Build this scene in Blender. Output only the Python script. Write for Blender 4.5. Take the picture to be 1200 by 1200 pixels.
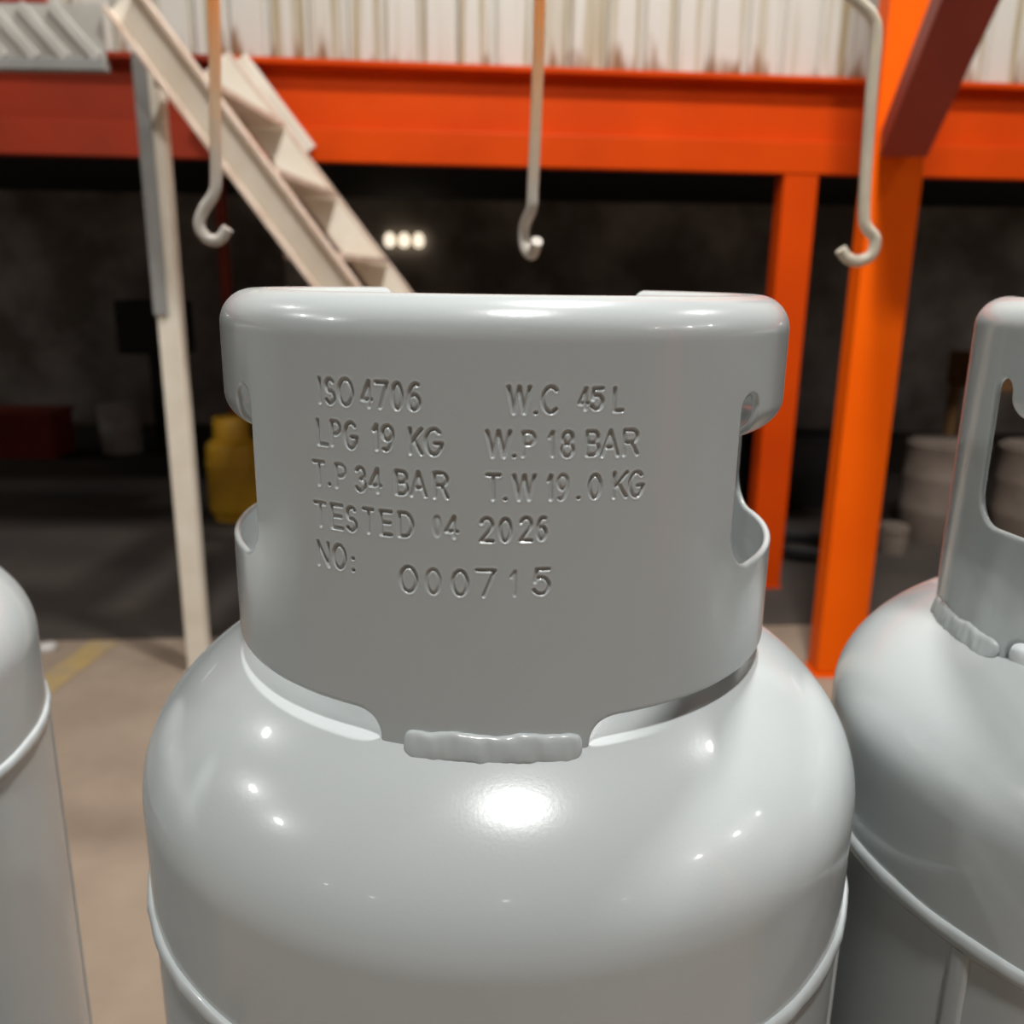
import bpy, bmesh, math, random
import numpy as np
from math import sin, cos, tan, pi, radians, degrees, sqrt, atan2, hypot
from mathutils import Vector, Matrix

random.seed(7)
for o in list(bpy.data.objects):
    bpy.data.objects.remove(o, do_unlink=True)
scene = bpy.context.scene
COL = scene.collection

# ------------------------------------------------------------------ camera
EYE = 1.55                      # camera height; the cylinder rims stand just under it
cam_d = bpy.data.cameras.new('camera')
cam = bpy.data.objects.new('camera', cam_d)
COL.objects.link(cam)
cam_d.sensor_width = 36.0
cam_d.sensor_fit = 'HORIZONTAL'
cam_d.lens = 36.0 * 1030.0 / 1200.0
cam_d.clip_start = 0.01
cam_d.clip_end = 100
PITCH, ROLL = radians(14.8), radians(0.8)
fwd = Vector((0, cos(PITCH), -sin(PITCH)))
r0 = Vector((1, 0, 0)); u0 = r0.cross(fwd)
rt = cos(ROLL) * r0 + sin(ROLL) * u0
up = -sin(ROLL) * r0 + cos(ROLL) * u0
M = Matrix((rt, up, -fwd)).transposed().to_4x4()
M.translation = Vector((0, 0, EYE))
cam.matrix_world = M
cam_d.dof.use_dof = True
cam_d.dof.focus_distance = 0.31
cam_d.dof.aperture_fstop = 10.5
scene.camera = cam

# ------------------------------------------------------------------ world, exposure
w = bpy.data.worlds.new('world'); scene.world = w
w.use_nodes = True
w.node_tree.nodes['Background'].inputs[0].default_value = (0.9, 0.95, 1.0, 1)
w.node_tree.nodes['Background'].inputs[1].default_value = 0.02
vs = scene.view_settings
vs.view_transform = 'Standard'; vs.look = 'None'; vs.gamma = 1.0; vs.use_curve_mapping = False
vs.exposure = -1.98

# ------------------------------------------------------------------ lamps of the hall (fixtures are built further down)
LAMP_Z = 6.0
LAMPS = [  # x, y, watts
    (0.75, 1.75, 1000), (0.30, -1.12, 880),
    (-7.6, 0.6, 380), (-7.2, -1.5, 350), (-7.4, -10.4, 60), (-10.5, -9.0, 60),
    (8.3, -4.0, 180), (10.0, -1.9, 330), (10.7, 0.1, 330), (4.6, 2.0, 300), (-5.6, 2.8, 150),
    (0.4, -8.5, 30), (7.5, -10.0, 40),
]

# ------------------------------------------------------------------ helpers
def tag(o, label, cat, group=None):
    o['label'] = label; o['category'] = cat
    if group: o['group'] = group
    return o

def empty(name, loc=(0, 0, 0), rz=0.0):
    o = bpy.data.objects.new(name, None); COL.objects.link(o)
    o.empty_display_size = 0.1
    o.location = loc; o.rotation_euler = (0, 0, rz)
    return o

def link(name, me, mat=None, parent=None, loc=None, rot=None):
    o = bpy.data.objects.new(name, me); COL.objects.link(o)
    if mat is not None and len(me.materials) == 0: me.materials.append(mat)
    if parent is not None: o.parent = parent
    if loc is not None: o.location = loc
    if rot is not None: o.rotation_euler = rot
    return o

def mesh_np(name, verts, faces, smooth=False):
    me = bpy.data.meshes.new(name)
    me.from_pydata([tuple(map(float, v)) for v in verts], [], faces)
    me.validate(); me.update()
    if smooth: me.polygons.foreach_set('use_smooth', [True] * len(me.polygons))
    return me

class MB:
    """collects simple shapes into one mesh"""
    def __init__(s): s.v = []; s.f = []; s.sm = []
    def add(s, V, Fs, smooth=False):
        n = len(s.v); s.v += [tuple(map(float, v)) for v in V]
        s.f += [tuple(i + n for i in f) for f in Fs]; s.sm += [smooth] * len(Fs); return s
    def box(s, c, d, M=None, ch=0.0):
        """box centred at c with size d, chamfered by ch on its edges"""
        bm = bmesh.new(); bmesh.ops.create_cube(bm, size=1.0)
        for v in bm.verts: v.co = Vector((v.co.x * d[0], v.co.y * d[1], v.co.z * d[2]))
        if ch > 0: bmesh.ops.bevel(bm, geom=list(bm.edges), offset=ch, segments=2, affect='EDGES', profile=0.5)
        bm.verts.index_update()
        V = []
        for v in bm.verts:
            p = v.co + Vector(c)
            V.append(M @ p if M is not None else p)
        s.add(V, [tuple(v.index for v in f.verts) for f in bm.faces]); bm.free(); return s
    def bar(s, a, b, wd, ht, upv=(0, 0, 1), ch=0.0, ext=0.0):
        """rectangular bar from a to b; wd across, ht along upv"""
        a = Vector(a); b = Vector(b); d = (b - a); L = d.length; d.normalize()
        x = d.cross(Vector(upv)).normalized(); z = x.cross(d).normalized()
        Mx = Matrix((x, d, z)).transposed().to_4x4(); Mx.translation = (a + b) / 2
        return s.box((0, 0, 0), (wd, L + 2 * ext, ht), Mx, ch)
    def lathe(s, prof, n=48, c=(0, 0, 0), caps=True):
        V = []; Fs = []
        for r, z in prof:
            for k in range(n):
                a = 2 * pi * k / n; V.append((c[0] + r * cos(a), c[1] + r * sin(a), c[2] + z))
        m = len(prof)
        for i in range(m - 1):
            for k in range(n):
                k2 = (k + 1) % n
                Fs.append((i * n + k, i * n + k2, (i + 1) * n + k2, (i + 1) * n + k))
        if caps:
            if prof[0][0] > 1e-6: Fs.append(tuple(range(n))[::-1])
            if prof[-1][0] > 1e-6: Fs.append(tuple((m - 1) * n + k for k in range(n)))
        return s.add(V, Fs, True)
    def tube(s, pts, rad, n=12, caps=True):
        P = [Vector(p) for p in pts]; V = []; Fs = []
        t0 = (P[1] - P[0]).normalized()
        nrm = t0.orthogonal().normalized()
        for i, p in enumerate(P):
            t = (P[min(i + 1, len(P) - 1)] - P[max(i - 1, 0)]).normalized()
            nrm = (nrm - t * nrm.dot(t)).normalized(); b = t.cross(nrm)
            r = rad(i / (len(P) - 1)) if callable(rad) else rad
            for k in range(n):
                a = 2 * pi * k / n; V.append(p + (nrm * cos(a) + b * sin(a)) * r)
        for i in range(len(P) - 1):
            for k in range(n):
                k2 = (k + 1) % n
                Fs.append((i * n + k, i * n + k2, (i + 1) * n + k2, (i + 1) * n + k))
        if caps:
            Fs.append(tuple(range(n))[::-1]); Fs.append(tuple((len(P) - 1) * n + k for k in range(n)))
        return s.add(V, Fs, True)
    def mesh(s, name):
        me = bpy.data.meshes.new(name); me.from_pydata(s.v, [], s.f); me.validate(); me.update()
        if len(me.polygons) == len(s.sm): me.polygons.foreach_set('use_smooth', s.sm)
        if any(s.sm):
            try: me.set_sharp_from_angle(angle=radians(50))
            except Exception: pass
        return me
    def build(s, name, mat, parent=None, loc=None, rot=None):
        return link(name, s.mesh(name), mat, parent, loc, rot)

def smooth_path(pts, n=8):
    """Catmull-Rom through the points"""
    P = [Vector(p) for p in pts]; out = []
    for i in range(len(P) - 1):
        p0 = P[max(i - 1, 0)]; p1 = P[i]; p2 = P[i + 1]; p3 = P[min(i + 2, len(P) - 1)]
        for k in range(n):
            t = k / n
            out.append(0.5 * ((2 * p1) + (p2 - p0) * t + (2 * p0 - 5 * p1 + 4 * p2 - p3) * t * t + (3 * p1 - p0 - 3 * p2 + p3) * t ** 3))
    out.append(P[-1]); return out

# ------------------------------------------------------------------ materials
def mat(name, col, rough=0.5, metal=0.0, spec=0.5, coat=0.0, var=None, vscale=4.0, bump=0.0, bscale=80.0, emit=None, estr=0.0, coord='Object'):
    m = bpy.data.materials.new(name); m.use_nodes = True
    nt = m.node_tree; b = nt.nodes['Principled BSDF']
    b.inputs['Base Color'].default_value = (*col, 1)
    b.inputs['Roughness'].default_value = rough
    b.inputs['Metallic'].default_value = metal
    b.inputs['Specular IOR Level'].default_value = spec
    b.inputs['Coat Weight'].default_value = coat
    b.inputs['Coat Roughness'].default_value = 0.06
    if emit: 
        b.inputs['Emission Color'].default_value = (*emit, 1); b.inputs['Emission Strength'].default_value = estr
    tc = nt.nodes.new('ShaderNodeTexCoord')
    if var is not None:
        no = nt.nodes.new('ShaderNodeTexNoise'); no.inputs['Scale'].default_value = vscale; no.inputs['Detail'].default_value = 6
        nt.links.new(tc.outputs[coord], no.inputs['Vector'])
        cr = nt.nodes.new('ShaderNodeValToRGB')
        cr.color_ramp.elements[0].position = 0.35; cr.color_ramp.elements[1].position = 0.68
        cr.color_ramp.elements[0].color = (*var, 1); cr.color_ramp.elements[1].color = (*col, 1)
        nt.links.new(no.outputs['Fac'], cr.inputs['Fac']); nt.links.new(cr.outputs['Color'], b.inputs['Base Color'])
    if bump > 0:
        n2 = nt.nodes.new('ShaderNodeTexNoise'); n2.inputs['Scale'].default_value = bscale; n2.inputs['Detail'].default_value = 3
        nt.links.new(tc.outputs[coord], n2.inputs['Vector'])
        bp = nt.nodes.new('ShaderNodeBump'); bp.inputs['Strength'].default_value = bump; bp.inputs['Distance'].default_value = 0.001
        nt.links.new(n2.outputs['Fac'], bp.inputs['Height']); nt.links.new(bp.outputs['Normal'], b.inputs['Normal'])
    return m

PAINT = mat('grey_gloss_enamel', (0.44, 0.475, 0.48), rough=0.24, spec=0.5, coat=0.35, bump=0.035, bscale=700)
STEEL = mat('bare_steel', (0.30, 0.29, 0.27), rough=0.45, metal=0.8, var=(0.16, 0.13, 0.10), vscale=9)
ORANGE = mat('orange_gloss_paint', (0.64, 0.062, 0.0005), rough=0.5, spec=0.12, var=(0.55, 0.050, 0.0005), vscale=2.0, bump=0.05, bscale=60)
ORANGE_BR = mat('bright_orange_paint', (0.98, 0.135, 0.0005), rough=0.5, spec=0.12, var=(0.92, 0.115, 0.0005), vscale=2.5)
RED = mat('oxide_red_paint', (0.36, 0.045, 0.022), rough=0.5, var=(0.30, 0.035, 0.02), vscale=3.0)
CREAM = mat('cream_paint', (0.84, 0.79, 0.68), rough=0.42, var=(0.74, 0.67, 0.55), vscale=6.0)
CREAM_EDGE = mat('cream_paint_worn', (0.70, 0.58, 0.48), rough=0.5, var=(0.58, 0.44, 0.34), vscale=14.0)
GREYP = mat('grey_steel_paint', (0.30, 0.30, 0.29), rough=0.55, var=(0.24, 0.24, 0.23), vscale=5)
DECK = mat('galvanised_decking', (0.55, 0.54, 0.50), rough=0.45, var=(0.40, 0.38, 0.34), vscale=5)
DARK = mat('dark_deck', (0.035, 0.032, 0.03), rough=0.8)  # near-black, one even tone
BLACK = mat('black_plastic', (0.012, 0.012, 0.013), rough=0.5)
WHITEP = mat('white_plastic', (0.62, 0.60, 0.58), rough=0.5, var=(0.5, 0.48, 0.45), vscale=8)
YELLOW = mat('yellow_enamel', (0.72, 0.40, 0.02), rough=0.45, var=(0.6, 0.32, 0.02), vscale=5)
BEIGE = mat('beige_plastic', (0.21, 0.165, 0.135), rough=0.6, var=(0.16, 0.125, 0.10), vscale=5)
BROWN = mat('brown_board', (0.30, 0.16, 0.06), rough=0.7, var=(0.24, 0.12, 0.045), vscale=5)
BLUE = mat('blue_plastic', (0.03, 0.06, 0.35), rough=0.5)
HALLW = mat('hall_wall_paint', (0.14, 0.142, 0.137), rough=0.85, var=(0.11, 0.11, 0.107), vscale=0.4, coord='Generated')
CEIL = mat('roof_sheet', (0.50, 0.51, 0.51), rough=0.8)

def wire_mat():
    """steel hook wire, turning orange towards its upper end"""
    m = mat('hook_wire', (0.5, 0.45, 0.38), rough=0.3, metal=0.0)
    nt = m.node_tree; b = nt.nodes['Principled BSDF']; tc = nt.nodes.new('ShaderNodeTexCoord')
    sp = nt.nodes.new('ShaderNodeSeparateXYZ'); nt.links.new(tc.outputs['Object'], sp.inputs[0])
    no = nt.nodes.new('ShaderNodeTexNoise'); no.inputs['Scale'].default_value = 60; nt.links.new(tc.outputs['Object'], no.inputs['Vector'])
    ma = nt.nodes.new('ShaderNodeMath'); ma.operation = 'MULTIPLY_ADD'; ma.inputs[1].default_value = 0.06
    nt.links.new(no.outputs['Fac'], ma.inputs[0]); nt.links.new(sp.outputs['Z'], ma.inputs[2])
    mr = nt.nodes.new('ShaderNodeMapRange'); mr.inputs[1].default_value = 0.09; mr.inputs[2].default_value = 0.26
    nt.links.new(ma.outputs[0], mr.inputs[0])
    cr = nt.nodes.new('ShaderNodeValToRGB')
    cr.color_ramp.elements[0].color = (0.55, 0.51, 0.45, 1); cr.color_ramp.elements[1].color = (0.90, 0.36, 0.12, 1)
    e = cr.color_ramp.elements.new(0.45); e.color = (0.72, 0.50, 0.32, 1)
    nt.links.new(mr.outputs[0], cr.inputs['Fac']); nt.links.new(cr.outputs['Color'], b.inputs['Base Color'])
    return m
WIRE_O = wire_mat()
WIRE_C = mat('hook_wire_plain', (0.82, 0.72, 0.55), rough=0.3, metal=0.0, var=(0.6, 0.54, 0.45), vscale=12)

def floor_mat():
    m = mat('worn_concrete', (0.33, 0.265, 0.21), rough=0.75, bump=0.3, bscale=25)
    nt = m.node_tree; b = nt.nodes['Principled BSDF']; tc = nt.nodes.new('ShaderNodeTexCoord')
    n1 = nt.nodes.new('ShaderNodeTexNoise'); n1.inputs['Scale'].default_value = 1.3; n1.inputs['Detail'].default_value = 8; n1.inputs['Roughness'].default_value = 0.65
    nt.links.new(tc.outputs['Object'], n1.inputs['Vector'])
    cr = nt.nodes.new('ShaderNodeValToRGB')
    cr.color_ramp.elements[0].position = 0.3; cr.color_ramp.elements[0].color = (0.19, 0.14, 0.10, 1)
    cr.color_ramp.elements[1].position = 0.7; cr.color_ramp.elements[1].color = (0.33, 0.255, 0.19, 1)
    nt.links.new(n1.outputs['Fac'], cr.inputs['Fac']); nt.links.new(cr.outputs['Color'], b.inputs['Base Color'])
    return m
FLOOR = floor_mat()

BAY_SHADE = mat('shaded_bay_floor', (0.062, 0.047, 0.037), rough=0.85, var=(0.036, 0.029, 0.024), vscale=1.2)  # bay floor with the shade under the deck painted into its colour
BENCH = mat('dark_bench_steel', (0.06, 0.058, 0.055), rough=0.6, var=(0.045, 0.04, 0.036), vscale=6)

def sheet_mat():
    """off-white wall sheet: dirt in streaks, rust creeping up from the bottom edge"""
    m = mat('old_white_sheet', (0.66, 0.63, 0.56), rough=0.55)
    nt = m.node_tree; b = nt.nodes['Principled BSDF']; tc = nt.nodes.new('ShaderNodeTexCoord')
    oi = nt.nodes.new('ShaderNodeObjectInfo')
    ad = nt.nodes.new('ShaderNodeVectorMath'); ad.operation = 'ADD'
    nt.links.new(tc.outputs['Object'], ad.inputs[0])
    cx = nt.nodes.new('ShaderNodeCombineXYZ'); mu = nt.nodes.new('ShaderNodeMath'); mu.operation = 'MULTIPLY'; mu.inputs[1].default_value = 37.0
    nt.links.new(oi.outputs['Random'], mu.inputs[0]); nt.links.new(mu.outputs[0], cx.inputs[0]); nt.links.new(cx.outputs[0], ad.inputs[1])
    st = nt.nodes.new('ShaderNodeMapping'); st.inputs['Scale'].default_value = (22, 22, 0.7)
    nt.links.new(ad.outputs[0], st.inputs['Vector'])
    n1 = nt.nodes.new('ShaderNodeTexNoise'); n1.inputs['Scale'].default_value = 1.0; n1.inputs['Detail'].default_value = 5
    nt.links.new(st.outputs[0], n1.inputs['Vector'])
    c1 = nt.nodes.new('ShaderNodeValToRGB')
    c1.color_ramp.elements[0].position = 0.34; c1.color_ramp.elements[0].color = (0.34, 0.28, 0.16, 1)
    c1.color_ramp.elements[1].position = 0.50; c1.color_ramp.elements[1].color = (0.56, 0.545, 0.49, 1)
    nt.links.new(n1.outputs['Fac'], c1.inputs['Fac'])
    # rust: streak noise weighted by closeness to the lower edge
    s2 = nt.nodes.new('ShaderNodeMapping'); s2.inputs['Scale'].default_value = (11, 11, 1.6); s2.inputs['Location'].default_value = (5, 2, 0)
    nt.links.new(ad.outputs[0], s2.inputs['Vector'])
    n2 = nt.nodes.new('ShaderNodeTexNoise'); n2.inputs['Scale'].default_value = 1.0; n2.inputs['Detail'].default_value = 4
    nt.links.new(s2.outputs[0], n2.inputs['Vector'])
    sp = nt.nodes.new('ShaderNodeSeparateXYZ'); nt.links.new(tc.outputs['Object'], sp.inputs[0])
    mr = nt.nodes.new('ShaderNodeMapRange'); mr.inputs[1].default_value = 0.0; mr.inputs[2].default_value = 0.22; mr.inputs[3].default_value = 0.17; mr.inputs[4].default_value = -0.10
    nt.links.new(sp.outputs['Z'], mr.inputs[0])
    sm = nt.nodes.new('ShaderNodeMath'); sm.operation = 'ADD'; nt.links.new(n2.outputs['Fac'], sm.inputs[0]); nt.links.new(mr.outputs[0], sm.inputs[1])
    c2 = nt.nodes.new('ShaderNodeValToRGB'); c2.color_ramp.elements[0].position = 0.60; c2.color_ramp.elements[1].position = 0.72
    c2.color_ramp.elements[0].color = (0, 0, 0, 1); c2.color_ramp.elements[1].color = (1, 1, 1, 1)
    nt.links.new(sm.outputs[0], c2.inputs['Fac'])
    mx = nt.nodes.new('ShaderNodeMix'); mx.data_type = 'RGBA'
    nt.links.new(c2.outputs['Color'], mx.inputs[0]); nt.links.new(c1.outputs['Color'], mx.inputs[6])
    mx.inputs[7].default_value = (0.22, 0.11, 0.045, 1)
    nt.links.new(mx.outputs[2], b.inputs['Base Color'])
    return m
SHEET = sheet_mat()

def stain_mat():
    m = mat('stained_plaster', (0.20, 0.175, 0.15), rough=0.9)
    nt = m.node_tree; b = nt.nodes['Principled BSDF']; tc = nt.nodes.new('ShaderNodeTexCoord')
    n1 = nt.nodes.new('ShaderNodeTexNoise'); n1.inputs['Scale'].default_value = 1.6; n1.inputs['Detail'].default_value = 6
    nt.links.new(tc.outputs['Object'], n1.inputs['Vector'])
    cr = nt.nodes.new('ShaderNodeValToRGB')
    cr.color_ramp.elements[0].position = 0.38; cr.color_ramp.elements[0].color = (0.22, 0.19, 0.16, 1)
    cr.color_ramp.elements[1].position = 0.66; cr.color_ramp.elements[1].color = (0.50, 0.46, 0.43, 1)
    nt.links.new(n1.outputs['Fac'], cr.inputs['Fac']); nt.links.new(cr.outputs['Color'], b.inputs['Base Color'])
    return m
STAIN = stain_mat()

# ================================================================== the hall (setting)
K = 0.0917                                   # the racking line runs slightly away to the right
D0 = 4.24
ANG = math.atan(K)
EX = Vector((cos(ANG), sin(ANG), 0)); EY = Vector((-sin(ANG), cos(ANG), 0))
def rack(u, v, z):                           # u along the beam, v behind its front face
    return Vector((0, D0, 0)) + EX * u + EY * v + Vector((0, 0, z))
RM = Matrix((EX, EY, Vector((0, 0, 1)))).transposed().to_4x4(); RM.translation = Vector((0, D0, 0))

def struct(name, mb, m):
    o = mb.build(name, m); o['kind'] = 'structure'; return o

struct('floor', MB().box((0, -1.5, -0.05), (30, 30, 0.1)), FLOOR)
struct('floor_bay_shade', MB().box((0, 2.45, 0.002), (26, 5.9, 0.004), RM), BAY_SHADE)  # thin slab carrying the painted shade of the bay
struct('ceiling', MB().box((0, -5.0, 6.75), (30, 20.5, 0.1)), CEIL)
struct('wall_left', MB().box((-13.2, -5, 3.35), (0.2, 20, 6.7)), HALLW)
struct('wall_right', MB().box((13.2, -5, 3.35), (0.2, 21, 6.7)), HALLW)
struct('wall_front', MB().box((0, -14.2, 3.35), (26.2, 0.2, 6.7)), HALLW)
# storage bay under the mezzanine: back wall, side walls, dark deck
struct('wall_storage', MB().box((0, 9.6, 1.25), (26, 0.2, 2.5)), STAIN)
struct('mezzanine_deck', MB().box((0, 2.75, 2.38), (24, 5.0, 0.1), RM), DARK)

# white sheet cladding above the beam, one sheet after another
wb = empty('wall_back', rack(0, 0.16, 2.44), ANG); wb['kind'] = 'structure'
def sheet_mesh(wid, h):
    # trapezoid ribs, six to a sheet
    xs = []; n = 6; mod = wid / n
    for i in range(n):
        b = -wid / 2 + i * mod
        xs += [(b, 0.0), (b + mod * 0.10, 0.0), (b + mod * 0.17, -0.024), (b + mod * 0.93, -0.024)]
    xs.append((wid / 2, 0.0))
    V = []; Fs = []
    for x, y in xs: V += [(x, y, 0), (x, y, h)]
    for x, y in xs: V += [(x, y + 0.004, 0), (x, y + 0.004, h)]
    m = len(xs)
    for i in range(m - 1):
        Fs.append((2 * i, 2 * i + 2, 2 * i + 3, 2 * i + 1)); k = 2 * m
        Fs.append((k + 2 * i, k + 2 * i + 1, k + 2 * i + 3, k + 2 * i + 2))
        Fs.append((2 * i, k + 2 * i, k + 2 * i + 2, 2 * i + 2)); Fs.append((2 * i + 1, 2 * i + 3, k + 2 * i + 3, k + 2 * i + 1))
    Fs.append((0, 1, 2 * m + 1, 2 * m)); Fs.append((2 * m - 2, 4 * m - 2, 4 * m - 1, 2 * m - 1))
    return mesh_np('cladding_sheet', V, Fs)
sm = sheet_mesh(1.02, 4.2)
for i in range(-12, 13):
    o = link('cladding_sheet', sm, SHEET, wb); o.location = (i * 1.0 + 0.23, 0.003 * (i % 2), 0.0)

# ================================================================== gas cylinders
RB, RC = 0.16, 0.116           # body and collar radius
FOOT = 0.69                    # height of the bench they stand on
ZC = EYE - FOOT                # camera level in cylinder coordinates (0.86)
T = 0.0028                     # collar sheet thickness
D2S = pi / 180 * RC            # degrees to arc length
V_TOP, R_RIM = -0.0178, 0.0134 # straight part of the collar ends here; rim rolls inwards above
V_NOTCH = -0.0363
V_CURL, R_CURL = -0.0435, 0.0112
V_HOLE = -0.1025; V_BOT = -0.1432; V_TAB = -0.1562
A_PAN, A_TAB0, A_TAB1, A_LEG, A_END = 47.3, 54.3, 100.0, 107.0, 139.5
V_RIMEND = V_TOP + R_RIM * 2.35
V_GRIP = V_CURL - R_CURL * 2.5

def col_map(s, v, dep):
    """flat collar sheet (arc length, unrolled height, depth below outer face) -> cylinder coordinates"""
    a = s / RC
    ad = np.abs(np.degrees(a))
    r = RC - dep; z = v.copy()
    up_ = v > V_TOP
    an = (v - V_TOP) / R_RIM
    r = np.where(up_, RC - R_RIM + (R_RIM - dep) * np.cos(an), r)
    z = np.where(up_, V_TOP + (R_RIM - dep) * np.sin(an), z)
    cu = (v < V_CURL) & (v > V_GRIP - 0.008) & (ad > (A_PAN + A_TAB0) / 2 + 0.6) & (ad < (A_TAB1 + A_LEG) / 2 - 0.6)
    an2 = (V_CURL - v) / R_CURL
    r = np.where(cu, RC - R_CURL + (R_CURL - dep) * np.cos(an2), r)
    z = np.where(cu, V_CURL - (R_CURL - dep) * np.sin(an2), z)
    return np.stack([r * np.sin(a), -r * np.cos(a), z + ZC], -1)

def sd_box(x, y, cx, cy, hx, hy, r):
    qx = np.abs(x - cx) - hx + r; qy = np.abs(y - cy) - hy + r
    return np.hypot(np.maximum(qx, 0), np.maximum(qy, 0)) + np.minimum(np.maximum(qx, qy), 0) - r
def smin(a, b, k):
    h = np.clip(0.5 + 0.5 * (b - a) / k, 0, 1); return b + (a - b) * h - k * h * (1 - h)
def col_sdf(s, v):
    """negative inside the sheet metal"""
    sa = np.abs(s)
    hs = A_END * D2S
    body = sd_box(s, v, 0, (V_BOT + V_RIMEND) / 2, hs, (V_RIMEND - V_BOT) / 2, 0.004)
    hw = 17.6 * D2S
    for c in (0.0, 108.8, -108.8):
        tb = sd_box(s, v, c * D2S, (V_TAB + V_BOT + 0.03) / 2, hw, (V_BOT + 0.03 - V_TAB) / 2, 0.002)
        body = smin(body, tb, 0.012)
    # hand hole with relief slots beside the rolled grip
    mid = (A_PAN + A_LEG) / 2 * D2S; half = (A_LEG - A_PAN) / 2 * D2S
    rr = 0.016
    low = sd_box(sa, v, mid, (V_HOLE + V_GRIP + 0.03) / 2, half, (V_GRIP + 0.03 - V_HOLE) / 2, rr)
    low = np.maximum(low, v - V_GRIP)
    hole = low
    for a0, a1 in ((A_PAN, A_TAB0), (A_TAB1, A_LEG)):
        c = (a0 + a1) / 2 * D2S; h = (a1 - a0) / 2 * D2S
        sl = sd_box(sa, v, c, (V_NOTCH + V_GRIP - 0.012) / 2, h, (V_NOTCH - V_GRIP + 0.012) / 2, h * 0.98)
        hole = np.minimum(hole, sl)
    return np.maximum(body, -hole)

# ---- stamped lettering: single-stroke characters in unit boxes
def arc(cx, cy, rx, ry, a0, a1, n=12):
    return [(cx + rx * cos(radians(a0 + (a1 - a0) * i / n)), cy + ry * sin(radians(a0 + (a1 - a0) * i / n))) for i in range(n + 1)]
GL = {
 'I': [[(.5, 0), (.5, 1)]], 'L': [[(0, 1), (0, 0), (1, 0)]], 'T': [[(0, 1), (1, 1)], [(.5, 1), (.5, 0)]],
 'E': [[(1, 1), (0, 1), (0, 0), (1, 0)], [(0, .52), (.9, .52)]],
 'N': [[(0, 0), (0, 1), (1, 0), (1, 1)]], 'K': [[(0, 0), (0, 1)], [(1, 1), (0, .36)], [(.32, .58), (1, 0)]],
 'A': [[(0, 0), (.5, 1), (1, 0)], [(.2, .34), (.8, .34)]],
 'W': [[(0, 1), (.25, 0), (.5, 1), (.75, 0), (1, 1)]],
 'O': [arc(.5, .5, .5, .5, 0, 360, 28)], '0': [arc(.5, .5, .5, .5, 0, 360, 28)],
 'C': [arc(.5, .5, .5, .5, 48, 312, 22)],
 'G': [arc(.5, .5, .5, .5, 48, 330, 22) + [(1, .44), (.58, .44)]],
 'S': [arc(.5, .74, .46, .26, 35, 245, 12) + arc(.5, .26, .5, .26, 70, -150, 14)],
 'P': [[(0, 0), (0, 1), (.55, 1)] + arc(.55, .74, .45, .26, 90, -90, 10) + [(0, .48)]],
 'R': [[(0, 0), (0, 1), (.55, 1)] + arc(.55, .75, .42, .25, 90, -90, 10) + [(0, .5)], [(.55, .5), (1, 0)]],
 'B': [[(0, 0), (0, 1), (.55, 1)] + arc(.55, .76, .38, .24, 90, -90, 10) + [(0, .52)], [(.55, .52)] + arc(.55, .26, .45, .26, 90, -90, 10) + [(0, 0)]],
 'D': [[(0, 0), (0, 1), (.4, 1)] + arc(.4, .5, .6, .5, 90, -90, 14) + [(0, 0)]],
 '1': [[(.15, .78), (.75, 1), (.75, 0)]],
 '2': [arc(.5, .72, .47, .28, 165, -35, 12) + [(0, 0), (1, 0)]],
 '3': [arc(.46, .75, .45, .25, 150, -80, 12), arc(.46, .26, .52, .26, 80, -150, 12)],
 '4': [[(1, .28), (0, .28), (.74, 1), (.74, 0)]],
 '5': [[(.92, 1), (.18, 1), (.08, .5)] + arc(.45, .34, .5, .34, 130, -150, 14)],
 '6': [arc(.5, .29, .5, .29, 0, 360, 20), arc(.66, .32, .66, .68, 182, 72, 12)],
 '7': [[(0, 1), (1, 1), (.38, 0)]],
 '8': [arc(.5, .76, .42, .24, 0, 360, 18), arc(.5, .26, .5, .26, 0, 360, 18)],
 '9': [arc(.5, .71, .5, .29, 0, 360, 20), arc(.34, .68, .66, .68, -2, -108, 12)],
 '.': [[(.5, .5), (.5, .52)]], ':': [[(.5, .05), (.5, .07)], [(.5, .72), (.5, .74)]],
}
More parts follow.
